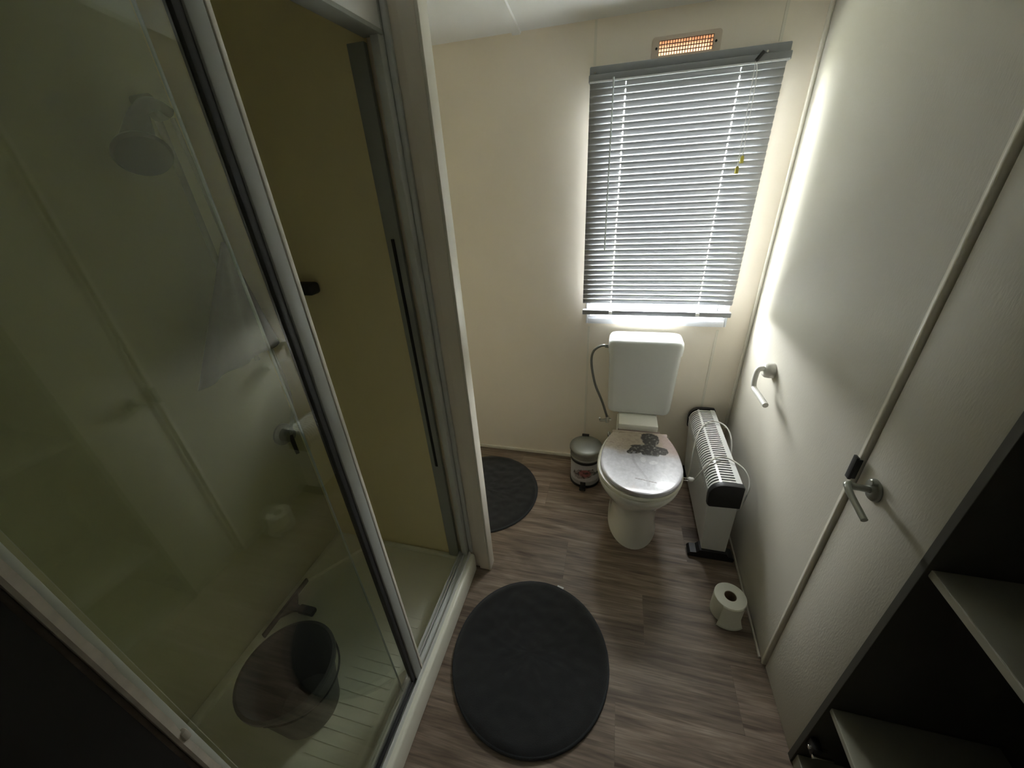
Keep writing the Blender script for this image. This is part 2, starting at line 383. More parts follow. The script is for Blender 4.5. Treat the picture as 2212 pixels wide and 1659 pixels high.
for i, z in enumerate(zlist):
    tl = TL+(math.radians(5) if i < 2 else 0)
    def pt(x, s, z=z, tl=tl):   # s -1 inner edge (up) .. 1 outer edge (down)
        bow = 0.0022*(1-s*s)
        return Vector((x, YS+s*W_/2*math.cos(tl)-bow*math.sin(tl), z-s*W_/2*math.sin(tl)-bow*math.cos(tl)))
    sag = 0
    segx = [BX0+0.002]
    for lx in LAD: segx += [lx-0.0019, lx+0.0019]
    segx += [BX1-0.004]
    ss = [-1, -0.42, 0, 0.42, 1]
    for k in range(len(segx)-1):
        hole = (k in (1, 3))
        for m_ in range(4):
            if hole and m_ in (1, 2): continue
            b.quad(pt(segx[k], ss[m_]), pt(segx[k+1], ss[m_]), pt(segx[k+1], ss[m_+1]), pt(segx[k], ss[m_+1]))
sl = link('slats', b, MSLAT, t, smooth=60)
so = sl.modifiers.new('thick', 'SOLIDIFY'); so.thickness = 0.0005
b = B().box(BX0+0.001, BX1-0.001, 1.893, 1.919, 0.968, 0.992, 0.004); br = link('bottom_rail', b, MRAIL, t)
for x in LAD:
    b = B().tube([(x, 1.8975, 1.90), (x, 1.8975, 0.99)], 0.0005, 6).tube([(x, 1.9165, 1.90), (x, 1.9165, 0.99)], 0.0005, 6)
    link('ladder_cord', b, MCORD, t)
    b = B().box(x-0.008, x+0.008, 1.889, 1.8926, 0.974, 0.988, 0.001); link('cord_clip', b, MCORD, br)
b = B().tube([(-0.06, 1.882, 1.915), (-0.059, 1.882, 1.895)], 0.004, 8).tube([(-0.059, 1.882, 1.897), (-0.058, 1.884, 1.28)], 0.0035, 6)
link('tilt_wand', b, MCLEAR, t, label='clear tilt wand')
for dx, ze in ((0.0, 1.585), (0.011, 1.62)):
    b = B().tube(spline([(0.424+dx*0.3, 1.884, 1.915), (0.426+dx, 1.880, 1.85), (0.432+dx, 1.883, ze)]), 0.0012, 6)
    c_ = link('pull_cord', b, MCORD, t)
    b = B().loft([rrect(0.432+dx, 1.883, r, r, 0.001, zz, 2) for r, zz in ((0.006, ze-0.022), (0.0055, ze-0.001), (0.002, ze+0.004))])
    link('tassel', b, MYEL, c_, label='yellow plastic cord end')
b = B().tube([(0.445, 1.883, 1.935), (0.425, 1.880, 1.912)], 0.006, 8); link('cord_lock', b, MBLKP, hr)

# ------------------------------------------------------------------ wall vent
t = thing('wall_vent', (0.19, YB, 1.97), 'cream rectangular air vent with a bright grille above the blind', 'vent')
b = B()
x0, x1, z0, z1 = 0.072, 0.312, 1.960, 2.029
def vent_ring(d, yy):
    return [Vector((p.x, yy, p.y)) for p in rrect((x0+x1)/2, (z0+z1)/2, (x1-x0)/2-d, (z1-z0)/2-d, 0.012, 0)]
def hole_ring(yy, n=7):
    return [Vector((p.x, yy, p.y)) for p in rrect((VO[0]+VO[1])/2, (VO[2]+VO[3])/2, (VO[1]-VO[0])/2, (VO[3]-VO[2])/2, 0.001, 0)]
b.loft([vent_ring(0, YB), vent_ring(0, YB-0.006), vent_ring(0.004, YB-0.009), hole_ring(YB-0.009), hole_ring(YB-0.001)], False, False)
link('vent_frame', b, MVENT, t)
b = B()
nx = 20
for k in range(nx+1):
    x = VO[0]+(VO[1]-VO[0])*k/nx; b.box(x-0.0013, x+0.0013, YB-0.007, YB-0.004, VO[2], VO[3])
for k in range(5):
    z = VO[2]+(VO[3]-VO[2])*k/4; b.box(VO[0], VO[1], YB-0.0045, YB-0.001, z-0.0012, z+0.0012)
link('vent_grille', b, mat('brown_grille', (0.10, 0.065, 0.05), 0.5), t, smooth=0)
for x in (VO[0]-0.009, VO[1]+0.009):
    b = B().lathe((x, YB-0.009, 1.994), [(0.004, -0.003), (0.004, 0.001)], 10, 'y'); link('screw', b, MSCREW, t)
# added translucent plate behind the grille, dims the daylight and tints it peach
mm = bpy.data.materials.new('vent_glow_plate'); mm.use_nodes = True; nt_ = mm.node_tree; nt_.nodes.clear()
o_ = nt_.nodes.new('ShaderNodeOutputMaterial'); tr_ = nt_.nodes.new('ShaderNodeBsdfTranslucent'); tr_.inputs['Color'].default_value = (0.22, 0.155, 0.12, 1)
nt_.links.new(tr_.outputs[0], o_.inputs['Surface'])
b = B().box(VO[0]-0.001, VO[1]+0.001, 2.0, 2.001, VO[2], VO[3]); link('vent_glow_plate', b, mm, t, smooth=0)

# ------------------------------------------------------------------ toilet
CX = 0.166
def egg(cx, yc, w, lf, lr, z, yclip=None, n=48, p=2.0):
    out = []
    for k in range(n):
        a = 2*PI*k/n; x = math.cos(a); y = math.sin(a)
        xx = w*x; yy = (-lf*y if y > 0 else -lr*y)
        Y = yc+yy
        if yclip is not None and Y > yclip: Y = yclip
        out.append(Vector((cx+xx, Y, z)))
    return out
t = thing('toilet', (CX, 1.55, 0), 'white close-coupled toilet with printed lid under the window', 'toilet')
b = B()
rings = []
for z, w_, f, rr in ((0.0, 0.118, 1.312, 1.76), (0.012, 0.115, 1.315, 1.76), (0.08, 0.108, 1.327, 1.76), (0.16, 0.110, 1.330, 1.77), (0.215, 0.122, 1.325, 1.78), (0.26, 0.142, 1.305, 1.79), (0.30, 0.164, 1.275, 1.80), (0.335, 0.179, 1.252, 1.80), (0.358, 0.184, 1.243, 1.80), (0.374, 0.182, 1.245, 1.80), (0.378, 0.176, 1.252, 1.79)):
    yc = 1.45 if z > 0.25 else 1.50
    rings.append(egg(CX, yc, w_, yc-f, 0.36, z, yclip=rr-0.06))
b.loft(rings)
link('bowl', b, MCER, t, smooth=60)
b = B().box(CX-0.105, CX+0.105, 1.68, 1.90, 0.0, 0.40, 0.015, 3).box(CX-0.098, CX+0.098, 1.715, 1.90, 0.39, 0.445, 0.006)
link('bowl_shelf', b, MCER, t)
b = B()
b.loft([egg(CX, 1.45, 0.180, 0.203, 0.33, 0.379, 1.70), egg(CX, 1.45, 0.189, 0.212, 0.335, 0.383, 1.70), egg(CX, 1.45, 0.189, 0.212, 0.335, 0.392, 1.70), egg(CX, 1.45, 0.184, 0.207, 0.33, 0.398, 1.70)])
link('seat', b, MSEAT, t, smooth=50)
# lid with a printed picture: grid clipped to the outline
LC = (CX+0.006, 1.455, 0.180, 0.205, 0.33, 1.676)
def lid_half(y):
    d = (LC[1]-y)/LC[3] if y < LC[1] else (y-LC[1])/LC[4]
    return LC[2]*math.sqrt(max(0, 1-d*d))
def sdf(px, py, cx, cy, rx, ry, rot=0):
    c_, s_ = math.cos(rot), math.sin(rot); dx, dy = px-cx, py-cy
    u, v = (c_*dx+s_*dy)/rx, (-s_*dx+c_*dy)/ry
    return math.sqrt(u*u+v*v)-1
def sm(x, a, b_): 
    t_ = min(1, max(0, (x-a)/(b_-a))); return t_*t_*(3-2*t_)
def mixc(a, b_, f): return tuple(a[i]*(1-f)+b_[i]*f for i in range(3))
def lid_col(v):
    x, y = v.x-LC[0], v.y                       # x -.18 .. .18, y 1.25 .. 1.676
    nz = noise.fractal(Vector((x*18, y*18, 0)), 1.0, 2.0, 4)
    n2 = noise.fractal(Vector((x*45, y*45, 3)), 1.0, 2.0, 4)
    tan = (0.42+0.07*n2, 0.355+0.065*n2, 0.275+0.05*n2)
    pink = (0.50, 0.40, 0.38)
    c_ = mixc(tan, pink, sm(x+0.03*nz, 0.05, 0.13))
    if x < 0.02: c_ = mixc(c_, (0.22, 0.17, 0.13), 0.55*sm(n2, 0.15, 0.6)*sm(-x, 0.0, 0.1))
    white = (0.62+0.09*n2, 0.62+0.09*n2, 0.68+0.09*n2)
    edge = 1.535+0.012*math.sin(x*30)+0.02*nz
    f = sm(edge-y, -0.025, 0.035)
    c_ = mixc(c_, white, f*0.97)
    c_ = mixc(c_, (0.56, 0.47, 0.43), 0.5*sm(1.30-y+0.04*nz, -0.01, 0.04)*sm(-x, -0.02, 0.08))
    # mottled dark bronze ornament (plain bust-like form)
    D = 1e9
    for e in ((0.050, 1.640, 0.041, 0.052, 0), (0.046, 1.590, 0.024, 0.03, 0), (0.045, 1.550, 0.058, 0.036, 0), (0.042, 1.570, 0.082, 0.017, -0.03), (0.030, 1.672, 0.020, 0.016, 0.4), (0.072, 1.668, 0.018, 0.014, -0.5), (-0.018, 1.545, 0.036, 0.026, 0.6), (0.100, 1.552, 0.026, 0.028, -0.5), (0.045, 1.525, 0.040, 0.026, 0), (-0.040, 1.525, 0.022, 0.016, 0.3)):
        D = min(D, sdf(x, y, *e)+0.07*n2)
    if D < 0.08:
        hl = 0.02+0.55*max(0, noise.fractal(Vector((x*70, y*60, 9)), 1.0, 2.0, 3)-0.12)
        c_ = mixc(c_, (0.018+hl*0.8, 0.016+hl*0.75, 0.015+hl*0.7), (1-sm(D, 0, 0.08))*0.97*(1-0.95*sm(1.512-y, -0.006, 0.012)))
    # fine line and pale marks low on the print
    if abs(y-(1.335-0.16*(x-0.02))) < 0.0016 and -0.03 < x < 0.06: c_ = (0.16, 0.13, 0.14)
    if abs(x+0.005+0.03*math.sin((y-1.4)*18)) < 0.006 and 1.30 < y < 1.53: c_ = mixc(c_, (0.45, 0.44, 0.50), 0.6)
    if sdf(x, y, 0.055, 1.46, 0.02, 0.012, 0.3) < 0 or sdf(x, y, 0.01, 1.475, 0.012, 0.02) < 0: c_ = mixc(c_, (0.85, 0.85, 0.9), 0.7)
    return c_
b = B(); NX, NY = 210, 240
rows_ = []
y0_, y1_ = LC[1]-LC[3]+0.0008, LC[5]
for j in range(NY+1):
    y = y0_+(y1_-y0_)*j/NY; hw = max(0.012, lid_half(y)); r_ = []
    for i in range(NX+1):
        u = -1+2*i/NX; x = LC[0]+hw*u
        edge = min(1, (1-abs(u))*hw/0.012, (y-y0_+0.001)/0.010)
        z = 0.410+0.006*math.sqrt(max(0, 1-(1-max(0, edge))**2))+0.003*(1-((x-LC[0])/0.18)**2)
        r_.append(Vector((x, y, z)))
    rows_.append(r_)
V_ = [[b.bm.verts.new(p) for p in r_] for r_ in rows_]
for j in range(NY):
    for i in range(NX): b.bm.faces.new((V_[j][i], V_[j][i+1], V_[j+1][i+1], V_[j+1][i]))
bd = [V_[0][i] for i in range(NX+1)]+[V_[j][NX] for j in range(1, NY+1)]+[V_[NY][i] for i in range(NX-1, -1, -1)]+[V_[j][0] for j in range(NY-1, 0, -1)]
lowv = [b.bm.verts.new((v.co.x, v.co.y, 0.400)) for v in bd]
for i in range(len(bd)):
    j = (i+1) % len(bd); b.bm.faces.new((bd[i], lowv[i], lowv[j], bd[j]))
b.bm.faces.new(lowv)
lid = link('seat_lid', b, MLID, t, smooth=50, colfn=lid_col, label='lid printed with a pale cloudy picture and a dark bronze figure')
b = B(); b.loft([[Vector((CX-0.126+0.266*k/70, y, z)) for y, z in ((1.679, 0.399), (1.679, 0.4135), (1.6835, 0.4155), (1.69, 0.4157), (1.697, 0.4155), (1.702, 0.4135), (1.702, 0.399))] for k in range(71)])
link('hinge_cover', b, MLID, t, colfn=lid_col)
b = B().box(CX-0.10, CX+0.11, 1.705, 1.722, 0.396, 0.412, 0.003); link('seat_back_strip', b, MSEATBR, t)
for sx in (-1, 1):
    b = B().lathe((CX+sx*0.145+0.004, 1.70, 0.372), [(0.009, 0), (0.009, 0.02), (0.006, 0.026)], 12); link('hinge', b, MCHR, t)
# cistern
b = B()
rg = []
for z, hx, hy, r in ((0.446, 0.135, 0.055, 0.02), (0.448, 0.146, 0.062, 0.025), (0.460, 0.156, 0.068, 0.03), (0.485, 0.159, 0.070, 0.03), (0.805, 0.170, 0.074, 0.032)):
    rg.append(rrect(CX, 1.947-hy, hx, hy, min(r, hy-0.001), z))
b.loft(rg)
ci = link('cistern', b, MCIS, t, smooth=50)
b = B(); rg = []
for z, hx, hy, r in ((0.798, 0.174, 0.076, 0.034), (0.835, 0.176, 0.078, 0.034), (0.855, 0.174, 0.076, 0.034), (0.867, 0.166, 0.070, 0.030), (0.873, 0.150, 0.058, 0.025)):
    rg.append(rrect(CX, 1.949-0.078, hx, hy, r, z))
b.loft(rg); cl = link('cistern_lid', b, MCIS, t, smooth=60)
b = B(); 
b.loft([[Vector((CX+0.10+rx*math.cos(2*PI*k/28), 1.865+ry*math.sin(2*PI*k/28), zz)) for k in range(28)] for rx, ry, zz in ((0.032, 0.021, 0.871), (0.032, 0.021, 0.8738), (0.031, 0.020, 0.8742))])
link('flush_button', b, MCIS, cl, smooth=30)
b = B().tube(spline([(-0.012, 1.87, 0.812), (-0.045, 1.87, 0.812), (-0.085, 1.875, 0.775), (-0.092, 1.88, 0.70), (-0.068, 1.88, 0.58), (-0.025, 1.885, 0.47), (0.01, 1.89, 0.36)]), 0.0065, 10)
ho = link('water_hose', b, MHOSE, t, smooth=60, label='grey braided hose on the left of the cistern')
b = B().tube([(0.0, 1.87, 0.812), (-0.028, 1.87, 0.812)], 0.010, 6); link('hose_nut', b, MCHR, ho)
b = B().tube([(0.01, 1.89, 0.37), (0.01, 1.89, 0.33)], 0.011, 8).tube([(-0.03, 1.88, 0.345), (0.03, 1.90, 0.345)], 0.008, 8).tube([(-0.03, 1.88, 0.345), (-0.032, 1.86, 0.375)], 0.005, 6)
link('stop_valve', b, MCHR, ho)

# ------------------------------------------------------------------ convector heater
t = thing('convector_heater', (0.50, 1.63, 0), 'white convector heater with black end caps standing beside the toilet', 'heater')
HY0, HY1 = 1.345, 1.915
def hx(z, side):   # body side x at height
    f = (z-0.05)/(0.35-0.05); return (0.466-0.022*f) if side < 0 else (0.572-0.018*f*0)
b = B()
prof_b = [(0.470, 0.045), (0.446, 0.350), (0.560, 0.350), (0.566, 0.30), (0.570, 0.045)]
b.loft([[Vector((x, y, z)) for x, z in prof_b] for y in (HY0, HY1)])
link('body', b, MHEAT, t, smooth=0)
b = B()
b.box(0.4385, 0.4425, HY0, HY1, 0.05, 0.055)
# top shell profile (x, z) from lower left, round over the top, to the back top edge
tp = [(0.4455, 0.335), (0.4420, 0.365)]
for k in range(9):
    a = PI-(PI/2)*k/8; tp.append((0.492+0.051*math.cos(a), 0.395+0.055*math.sin(a)))
tp += [(0.52, 0.4505), (0.545, 0.4505), (0.560, 0.4495)]
# arc length parametrisation
acc = [0]
for p, q in zip(tp, tp[1:]): acc.append(acc[-1]+math.hypot(q[0]-p[0], q[1]-p[1]))
TOT = acc[-1]
def tpt(s, off=0.0):
    s = min(max(s, 0), TOT)
    for i in range(len(tp)-1):
        if s <= acc[i+1]+1e-9:
            f = (s-acc[i])/(acc[i+1]-acc[i]); x = tp[i][0]*(1-f)+tp[i+1][0]*f; z = tp[i][1]*(1-f)+tp[i+1][1]*f
            tx, tz = tp[i+1][0]-tp[i][0], tp[i+1][1]-tp[i][1]; l = math.hypot(tx, tz)
            return (x+off*tz/l, z-off*tx/l)
bands = [(0.0, 0.020), (0.056, 0.064), (0.126, 0.136), (0.190, TOT)]
slots = [(0.020, 0.056), (0.064, 0.126), (0.136, 0.190)]
def strip(bb, s0, s1, y0, y1, th=0.0022):
    n_ = max(2, int((s1-s0)/0.006)); 
    ro = [tpt(s0+(s1-s0)*k/n_) for k in range(n_+1)]; ri = [tpt(s0+(s1-s0)*k/n_, th) for k in range(n_+1)]
    ring = ro+ri[::-1]
    bb.loft([[Vector((x, y, z)) for x, z in ring] for y in (y0, y1)])
b = B()
for s0, s1 in bands: strip(b, s0, min(s1, TOT), HY0, HY1)
NR = 34
for k in range(NR+1):
    y = HY0+0.012+(HY1-HY0-0.024)*k/NR
    for s0, s1 in slots: strip(b, s0, s1, y-0.0042, y+0.0042)
link('grille', b, MHEAT, t, smooth=30)
b = B(); core = [tpt(TOT*k/16, 0.012) for k in range(17)]
b.loft([[Vector((x, y, z)) for x, z in core+[(0.545, 0.352), (0.46, 0.352)]] for y in (HY0+0.003, HY1-0.003)])
link('heater_core', b, MBLKP, t)
for y0, y1 in ((HY0-0.022, HY0+0.001), (HY1-0.001, HY1+0.022)):
    b = B()
    cap = [tpt(TOT*k/20, -0.004) for k in range(21)]
    cap[0] = (0.4405, 0.338)
    cap = cap+[(0.566, 0.445), (0.568, 0.335), (0.45, 0.328)]
    cxm = sum(p[0] for p in cap)/len(cap); czm = sum(p[1] for p in cap)/len(cap)
    sg = (y0 < 1.5)
    ins = lambda f, yy: [Vector((cxm+(x-cxm)*f, yy, czm+(z-czm)*f)) for x, z in cap]
    if sg: b.loft([ins(1, y1), ins(1, y0+0.006), ins(0.965, y0+0.001), ins(0.90, y0)])
    else: b.loft([ins(1, y0), ins(1, y1-0.006), ins(0.965, y1-0.001), ins(0.90, y1)])
    link('end_cap', b, MBLKP, t, smooth=40, label='black plastic end cap')
for y in (HY0+0.012, HY1-0.012):
    b = B()
    pf = [(0.418, 0), (0.415, 0.016), (0.424, 0.027), (0.45, 0.030), (0.462, 0.046), (0.574, 0.046), (0.585, 0.030), (0.603, 0.027), (0.610, 0.016), (0.608, 0)]
    b.loft([[Vector((x, yy, z)) for x, z in pf] for yy in (y-0.026, y+0.026)])
    link('foot', b, MBLKP, t, smooth=30, label='black plastic foot')
pts = spline([(0.408, 1.463, 0.335), (0.420, 1.452, 0.385), (0.440, 1.452, 0.432), (0.470, 1.475, 0.462), (0.510, 1.50, 0.462), (0.545, 1.485, 0.464), (0.585, 1.44, 0.455), (0.600, 1.395, 0.43), (0.592, 1.36, 0.39), (0.585, 1.37, 0.30), (0.583, 1.45, 0.22), (0.583, 1.58, 0.30), (0.596, 1.66, 0.40), (0.592, 1.72, 0.445), (0.570, 1.765, 0.462), (0.530, 1.785, 0.464), (0.490, 1.765, 0.460), (0.452, 1.71, 0.440), (0.432, 1.66, 0.38), (0.425, 1.62, 0.30), (0.43, 1.66, 0.18), (0.45, 1.75, 0.10)])
ca = link('power_cable', B().tube(pts, 0.0036, 8), MCABLE, t, smooth=60, label='white power cable looped over the top')
b = B().tube([(0.409, 1.463, 0.336), (0.406, 1.478, 0.318)], 0.004, 8).lathe((0.388, 1.478, 0.330), [(0.009, 0), (0.0125, 0.004), (0.0125, 0.022), (0.008, 0.026)], 16, 'x')
pg = link('plug', b, MCABLE, ca)
b = B().tube([(0.388, 1.469, 0.330), (0.368, 1.469, 0.330)], 0.0021, 8).tube([(0.388, 1.487, 0.330), (0.368, 1.487, 0.330)], 0.0021, 8)
# pins are joined to the plug body for a two level part tree
link('plug_pins', b, MCHR, ca)

# ------------------------------------------------------------------ pedal bin
bx, by = -0.095, 1.765
t = thing('pedal_bin', (bx, by, 0), 'small chrome pedal bin with flower print standing left of the toilet', 'bin')
def bin_col(v):
    a = math.atan2(v.x-bx, -(v.y-by)); z = v.z     # a=0 faces the camera
    n1 = noise.fractal(Vector((a*6, z*60, 0)), 1.0, 2.0, 4)
    c_ = (0.50, 0.50, 0.52)
    d = sdf(a, z, -0.05, 0.098, 0.80, 0.033, 0.018)+0.12*n1
    if d < 0:
        c_ = (0.30+0.05*n1, 0.27, 0.26)
        if sdf(a, z, 0.05, 0.104, 0.42, 0.026) < 0.1*n1: c_ = (0.30+0.14*n1, 0.10+0.06*n1, 0.10+0.06*n1)
        if n1 < -0.25: c_ = (0.07, 0.05, 0.05)
    elif sdf(a, z, 0.9, 0.095, 0.35, 0.010) < 0: c_ = (0.12, 0.13, 0.12)
    if z < 0.046: c_ = (0.30, 0.30, 0.31)
    return c_
b = B(); b.lathe((bx, by, 0), [(0.083, 0.014+0.0032*k) for k in range(47)], 160)
link('body', b, MBIN, t, smooth=60, colfn=bin_col, label='pale body printed with pink flowers and stones')
b = B().lathe((bx, by, 0), [(0.080, 0), (0.086, 0.001), (0.086, 0.016), (0.083, 0.017)], 48); link('base', b, MBLKP, t)
b = B().lathe((bx, by, 0), [(0.084, 0.163), (0.0865, 0.166), (0.0865, 0.180), (0.085, 0.182)], 48); link('black_band', b, MBLKP, t)
b = B().lathe((bx, by, 0), [(0.0845, 0.182), (0.0875, 0.184), (0.0875, 0.192), (0.0845, 0.194), (0.0845, 0.222), (0.082, 0.225)], 48); link('collar', b, MBRUSH, t)
b = B().lathe((bx, by, 0), [(0.0885, 0.223), (0.091, 0.228), (0.0915, 0.240), (0.089, 0.245), (0.070, 0.250), (0.040, 0.2535), (0.001, 0.2545)], 48); link('lid', b, MBRUSH, t, smooth=60)
b = B().box(bx-0.03, bx+0.01, by+0.080, by+0.094, 0.240, 0.256, 0.002); link('lid_hinge', b, MBLKP, t)
b = B().box(bx-0.022, bx+0.012, by-0.112, by-0.075, 0.010, 0.018, 0.003).box(bx-0.022, bx+0.012, by-0.114, by-0.106, 0.004, 0.016, 0.002)
link('pedal', b, MBLKP, t)
b = B().box(bx-0.020, bx+0.010, by-0.087, by-0.080, 0.018, 0.040, 0.002); link('pedal_slot', b, MBLK, t)

# ------------------------------------------------------------------ mats
def mat_disc(name, cx, cy, rx, ry, label):
    t = thing(name, (cx, cy, 0), label, 'bath mat', 'round charcoal bath mats')
    N_ = 120; rings = []
    for f, z in ((1.0, 0.0), (1.004, 0.004), (0.998, 0.009), (0.985, 0.012)):
        rings.append([Vector((cx+rx*f*math.cos(2*PI*k/N_)*(1+0.003*noise.noise(Vector((k*0.9, f*3, 0)))), cy+ry*f*math.sin(2*PI*k/N_)*(1+0.003*noise.noise(Vector((k*0.9, 5, f)))), z)) for k in range(N_)])
    b = B().loft(rings); link('binding', b, MMATE, t, smooth=60)
    rings = []
    for q in range(1, 25):
        f = 0.978*(1-(q-1)/24)
        rings.append([Vector((cx+rx*f*math.cos(2*PI*k/N_), cy+ry*f*math.sin(2*PI*k/N_), (0.012 if q == 1 else 0.018+0.0035*noise.fractal(Vector((cx+f*9*math.cos(2*PI*k/N_), cy+f*9*math.sin(2*PI*k/N_), 0)), 1.0, 2.0, 5)))) for k in range(N_)])
    b = B().loft(rings); link('pile', b, MMAT, t, smooth=80)
    return t
m1 = mat_disc('bath_mat', -0.215, 0.752, 0.292, 0.299, 'round charcoal bath mat lying on the floor beside the shower kerb')
m2 = mat_disc('bath_mat', -0.645, 1.55, 0.300, 0.305, 'round charcoal bath mat half hidden behind the shower partition')
b = B().loft([[Vector((x, y, z)) for x, y in ((-0.158, 1.028), (-0.130, 1.022), (-0.125, 1.046), (-0.152, 1.052))] for z in (0.006, 0.0075)])
link('care_tag', b, MTAG, m1, smooth=0, label='white fabric tag')

# ------------------------------------------------------------------ toilet roll on the floor
rx_, ry_, rr_ = 0.527, 1.088, 0.0575
t = thing('toilet_roll', (rx_, ry_, 0), 'white toilet roll standing upright on the floor by the right wall', 'toilet roll')
b = B().lathe((rx_, ry_, 0), [(0.022, 0.0), (rr_, 0.0), (rr_+0.0005, 0.003), (rr_+0.0005, 0.099), (rr_-0.001, 0.1005), (0.0225, 0.1005), (0.022, 0.099), (0.022, 0.0)], 48, cap0=False, cap1=False)
link('paper', b, MPAPER, t, smooth=40)
b = B().lathe((rx_, ry_, 0), [(0.0218, 0.0), (0.0218, 0.0985), (0.0203, 0.0985), (0.0203, 0.0)], 32, cap0=False, cap1=False); link('card_core', b, MCARD, t)
b = B(); rows_ = []
for j in range(13):
    zf = 1-j/12; z = 0.0985*zf+0.0008
    r_ = []
    for k in range(17):
        a = math.radians(-126+74*k/16); lift = 0.0015+0.005*(1-zf)**1.5+(0.003*(1-k/16)**2)*(1-zf)
        lift += 0.014*max(0, (j-6)/6)**2
        r_.append(Vector((rx_+(rr_+lift)*math.cos(a), ry_+(rr_+lift)*math.sin(a), z)))
    rows_.append(r_)
Vv = [[b.bm.verts.new(p) for p in r_] for r_ in rows_]
for j in range(12):
    for k in range(16): b.bm.faces.new((Vv[j][k], Vv[j][k+1], Vv[j+1][k+1], Vv[j+1][k]))
ls = link('loose_sheet', b, MPAPER, t, smooth=60); ls.modifiers.new('s', 'SOLIDIFY').thickness = 0.0005

# ------------------------------------------------------------------ toilet roll holder on the right wall
t = thing('toilet_roll_holder', (0.632, 1.56, 0.86), 'white plastic toilet roll holder arm mounted on the right wall', 'toilet roll holder')
wx = 0.613+(1.56-0.925)*0.0321
b = B().lathe((wx, 1.56, 0.868), [(0.031, 0.0), (0.031, -0.018), (0.029, -0.030), (0.022, -0.038), (0.012, -0.040)], 32, 'x'); link('wall_plate', b, MHOLD, t, smooth=40)
b = B().tube(spline([(wx-0.02, 1.556, 0.872), (wx-0.045, 1.552, 0.878), (wx-0.060, 1.548, 0.872), (wx-0.066, 1.540, 0.845), (wx-0.068, 1.530, 0.818), (wx-0.067, 1.515, 0.806), (wx-0.064, 1.46, 0.804), (wx-0.061, 1.392, 0.803)], 6), 0.0105, 12)
link('arm', b, MHOLD, t, smooth=50)

# ------------------------------------------------------------------ right hand door, frame, strike plate, chrome handle
b = B().box(0.609, 0.640, 0.908, 0.918, 0, 2.2, 0.003, 3).box(0.612, 0.640, 0.9181, 0.9245, 0, 2.2); struct('trim_door_jamb', b, MTRIM)
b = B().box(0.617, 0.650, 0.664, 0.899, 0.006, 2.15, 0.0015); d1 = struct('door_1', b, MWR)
b = B().box(0.5975, 0.604, 0.9015, 0.917, 0.888, 0.955, 0.001).box(0.600, 0.612, 0.9005, 0.904, 0.892, 0.950, 0.001)
link('strike_plate', b, MBLKP, d1, label='dark metal strike plate')
hy_, hz_ = 0.838, 0.915
b = B().lathe((0.617, hy_, hz_), [(0.027, 0), (0.027, -0.004), (0.024, -0.008), (0.016, -0.010), (0.012, -0.011)], 32, 'x').lathe((0.610, hy_-0.004, hz_+0.024), [(0.008, 0), (0.008, -0.009), (0.006, -0.011)], 16, 'x')
hd = link('door_handle', b, MSHCH, d1, smooth=40, label='chrome lever handle on a round rose')
b = B().tube(spline([(0.612, hy_, hz_), (0.58, hy_+0.003, hz_+0.002), (0.565, hy_+0.004, hz_+0.006), (0.558, hy_-0.006, hz_+0.008), (0.556, hy_-0.03, hz_+0.003), (0.558, hy_-0.092, hz_-0.010)], 6), [0.008]*6+[0.0085]*12+[0.0075]*6+[0.007]*7, 12)
link('lever', b, MSHCH, hd, smooth=50)

# ------------------------------------------------------------------ open shelf cupboard at the right foreground
t = thing('shelf_cupboard', (0.78, 0.25, 0), 'dark open shelf cupboard in the right foreground beside the door', 'cupboard')
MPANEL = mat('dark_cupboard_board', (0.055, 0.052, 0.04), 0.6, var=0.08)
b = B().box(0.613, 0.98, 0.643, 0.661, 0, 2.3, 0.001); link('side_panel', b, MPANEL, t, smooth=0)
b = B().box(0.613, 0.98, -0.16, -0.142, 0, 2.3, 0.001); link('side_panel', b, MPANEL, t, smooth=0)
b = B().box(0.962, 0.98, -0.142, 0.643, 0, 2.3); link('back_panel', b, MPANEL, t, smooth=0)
for z in (0.900, 0.344):
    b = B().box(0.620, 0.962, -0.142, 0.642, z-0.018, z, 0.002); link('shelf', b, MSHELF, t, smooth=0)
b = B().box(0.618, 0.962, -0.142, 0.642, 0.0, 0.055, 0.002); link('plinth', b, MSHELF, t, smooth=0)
b = B().box(0.618, 0.640, 0.612, 0.642, 0.135, 0.175, 0.003); hg = link('hinge', b, MBLKP, t)
b = B().box(0.612, 0.660, 0.620, 0.628, 0.150, 0.160, 0.002).box(0.618, 0.670, 0.604, 0.612, 0.140, 0.152, 0.002); link('hinge_arm', b, MCHR, hg)
b = B().box(0.615, 1.1, -1.02, -0.161, 0, 2.6); struct('wall_hall_right', b, MHALL, smooth=0)
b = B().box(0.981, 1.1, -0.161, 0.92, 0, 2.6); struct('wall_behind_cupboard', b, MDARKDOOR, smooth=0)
b = B().box(0.656, 0.98, 0.6615, 0.92, 0, 2.6); struct('light_block_door', b, MDARKDOOR, smooth=0)  # unseen box added to stop sky light leaking through the door gap
b = B().box(0.66, 1.1, 0.9255, 0.96, 0, 2.6).box(0.752, 1.1, 0.93, 2.1, 0, 2.6); struct('light_block_right', b, MDARKDOOR, smooth=0)  # unseen boxes added to shut out daylight beyond the right wall

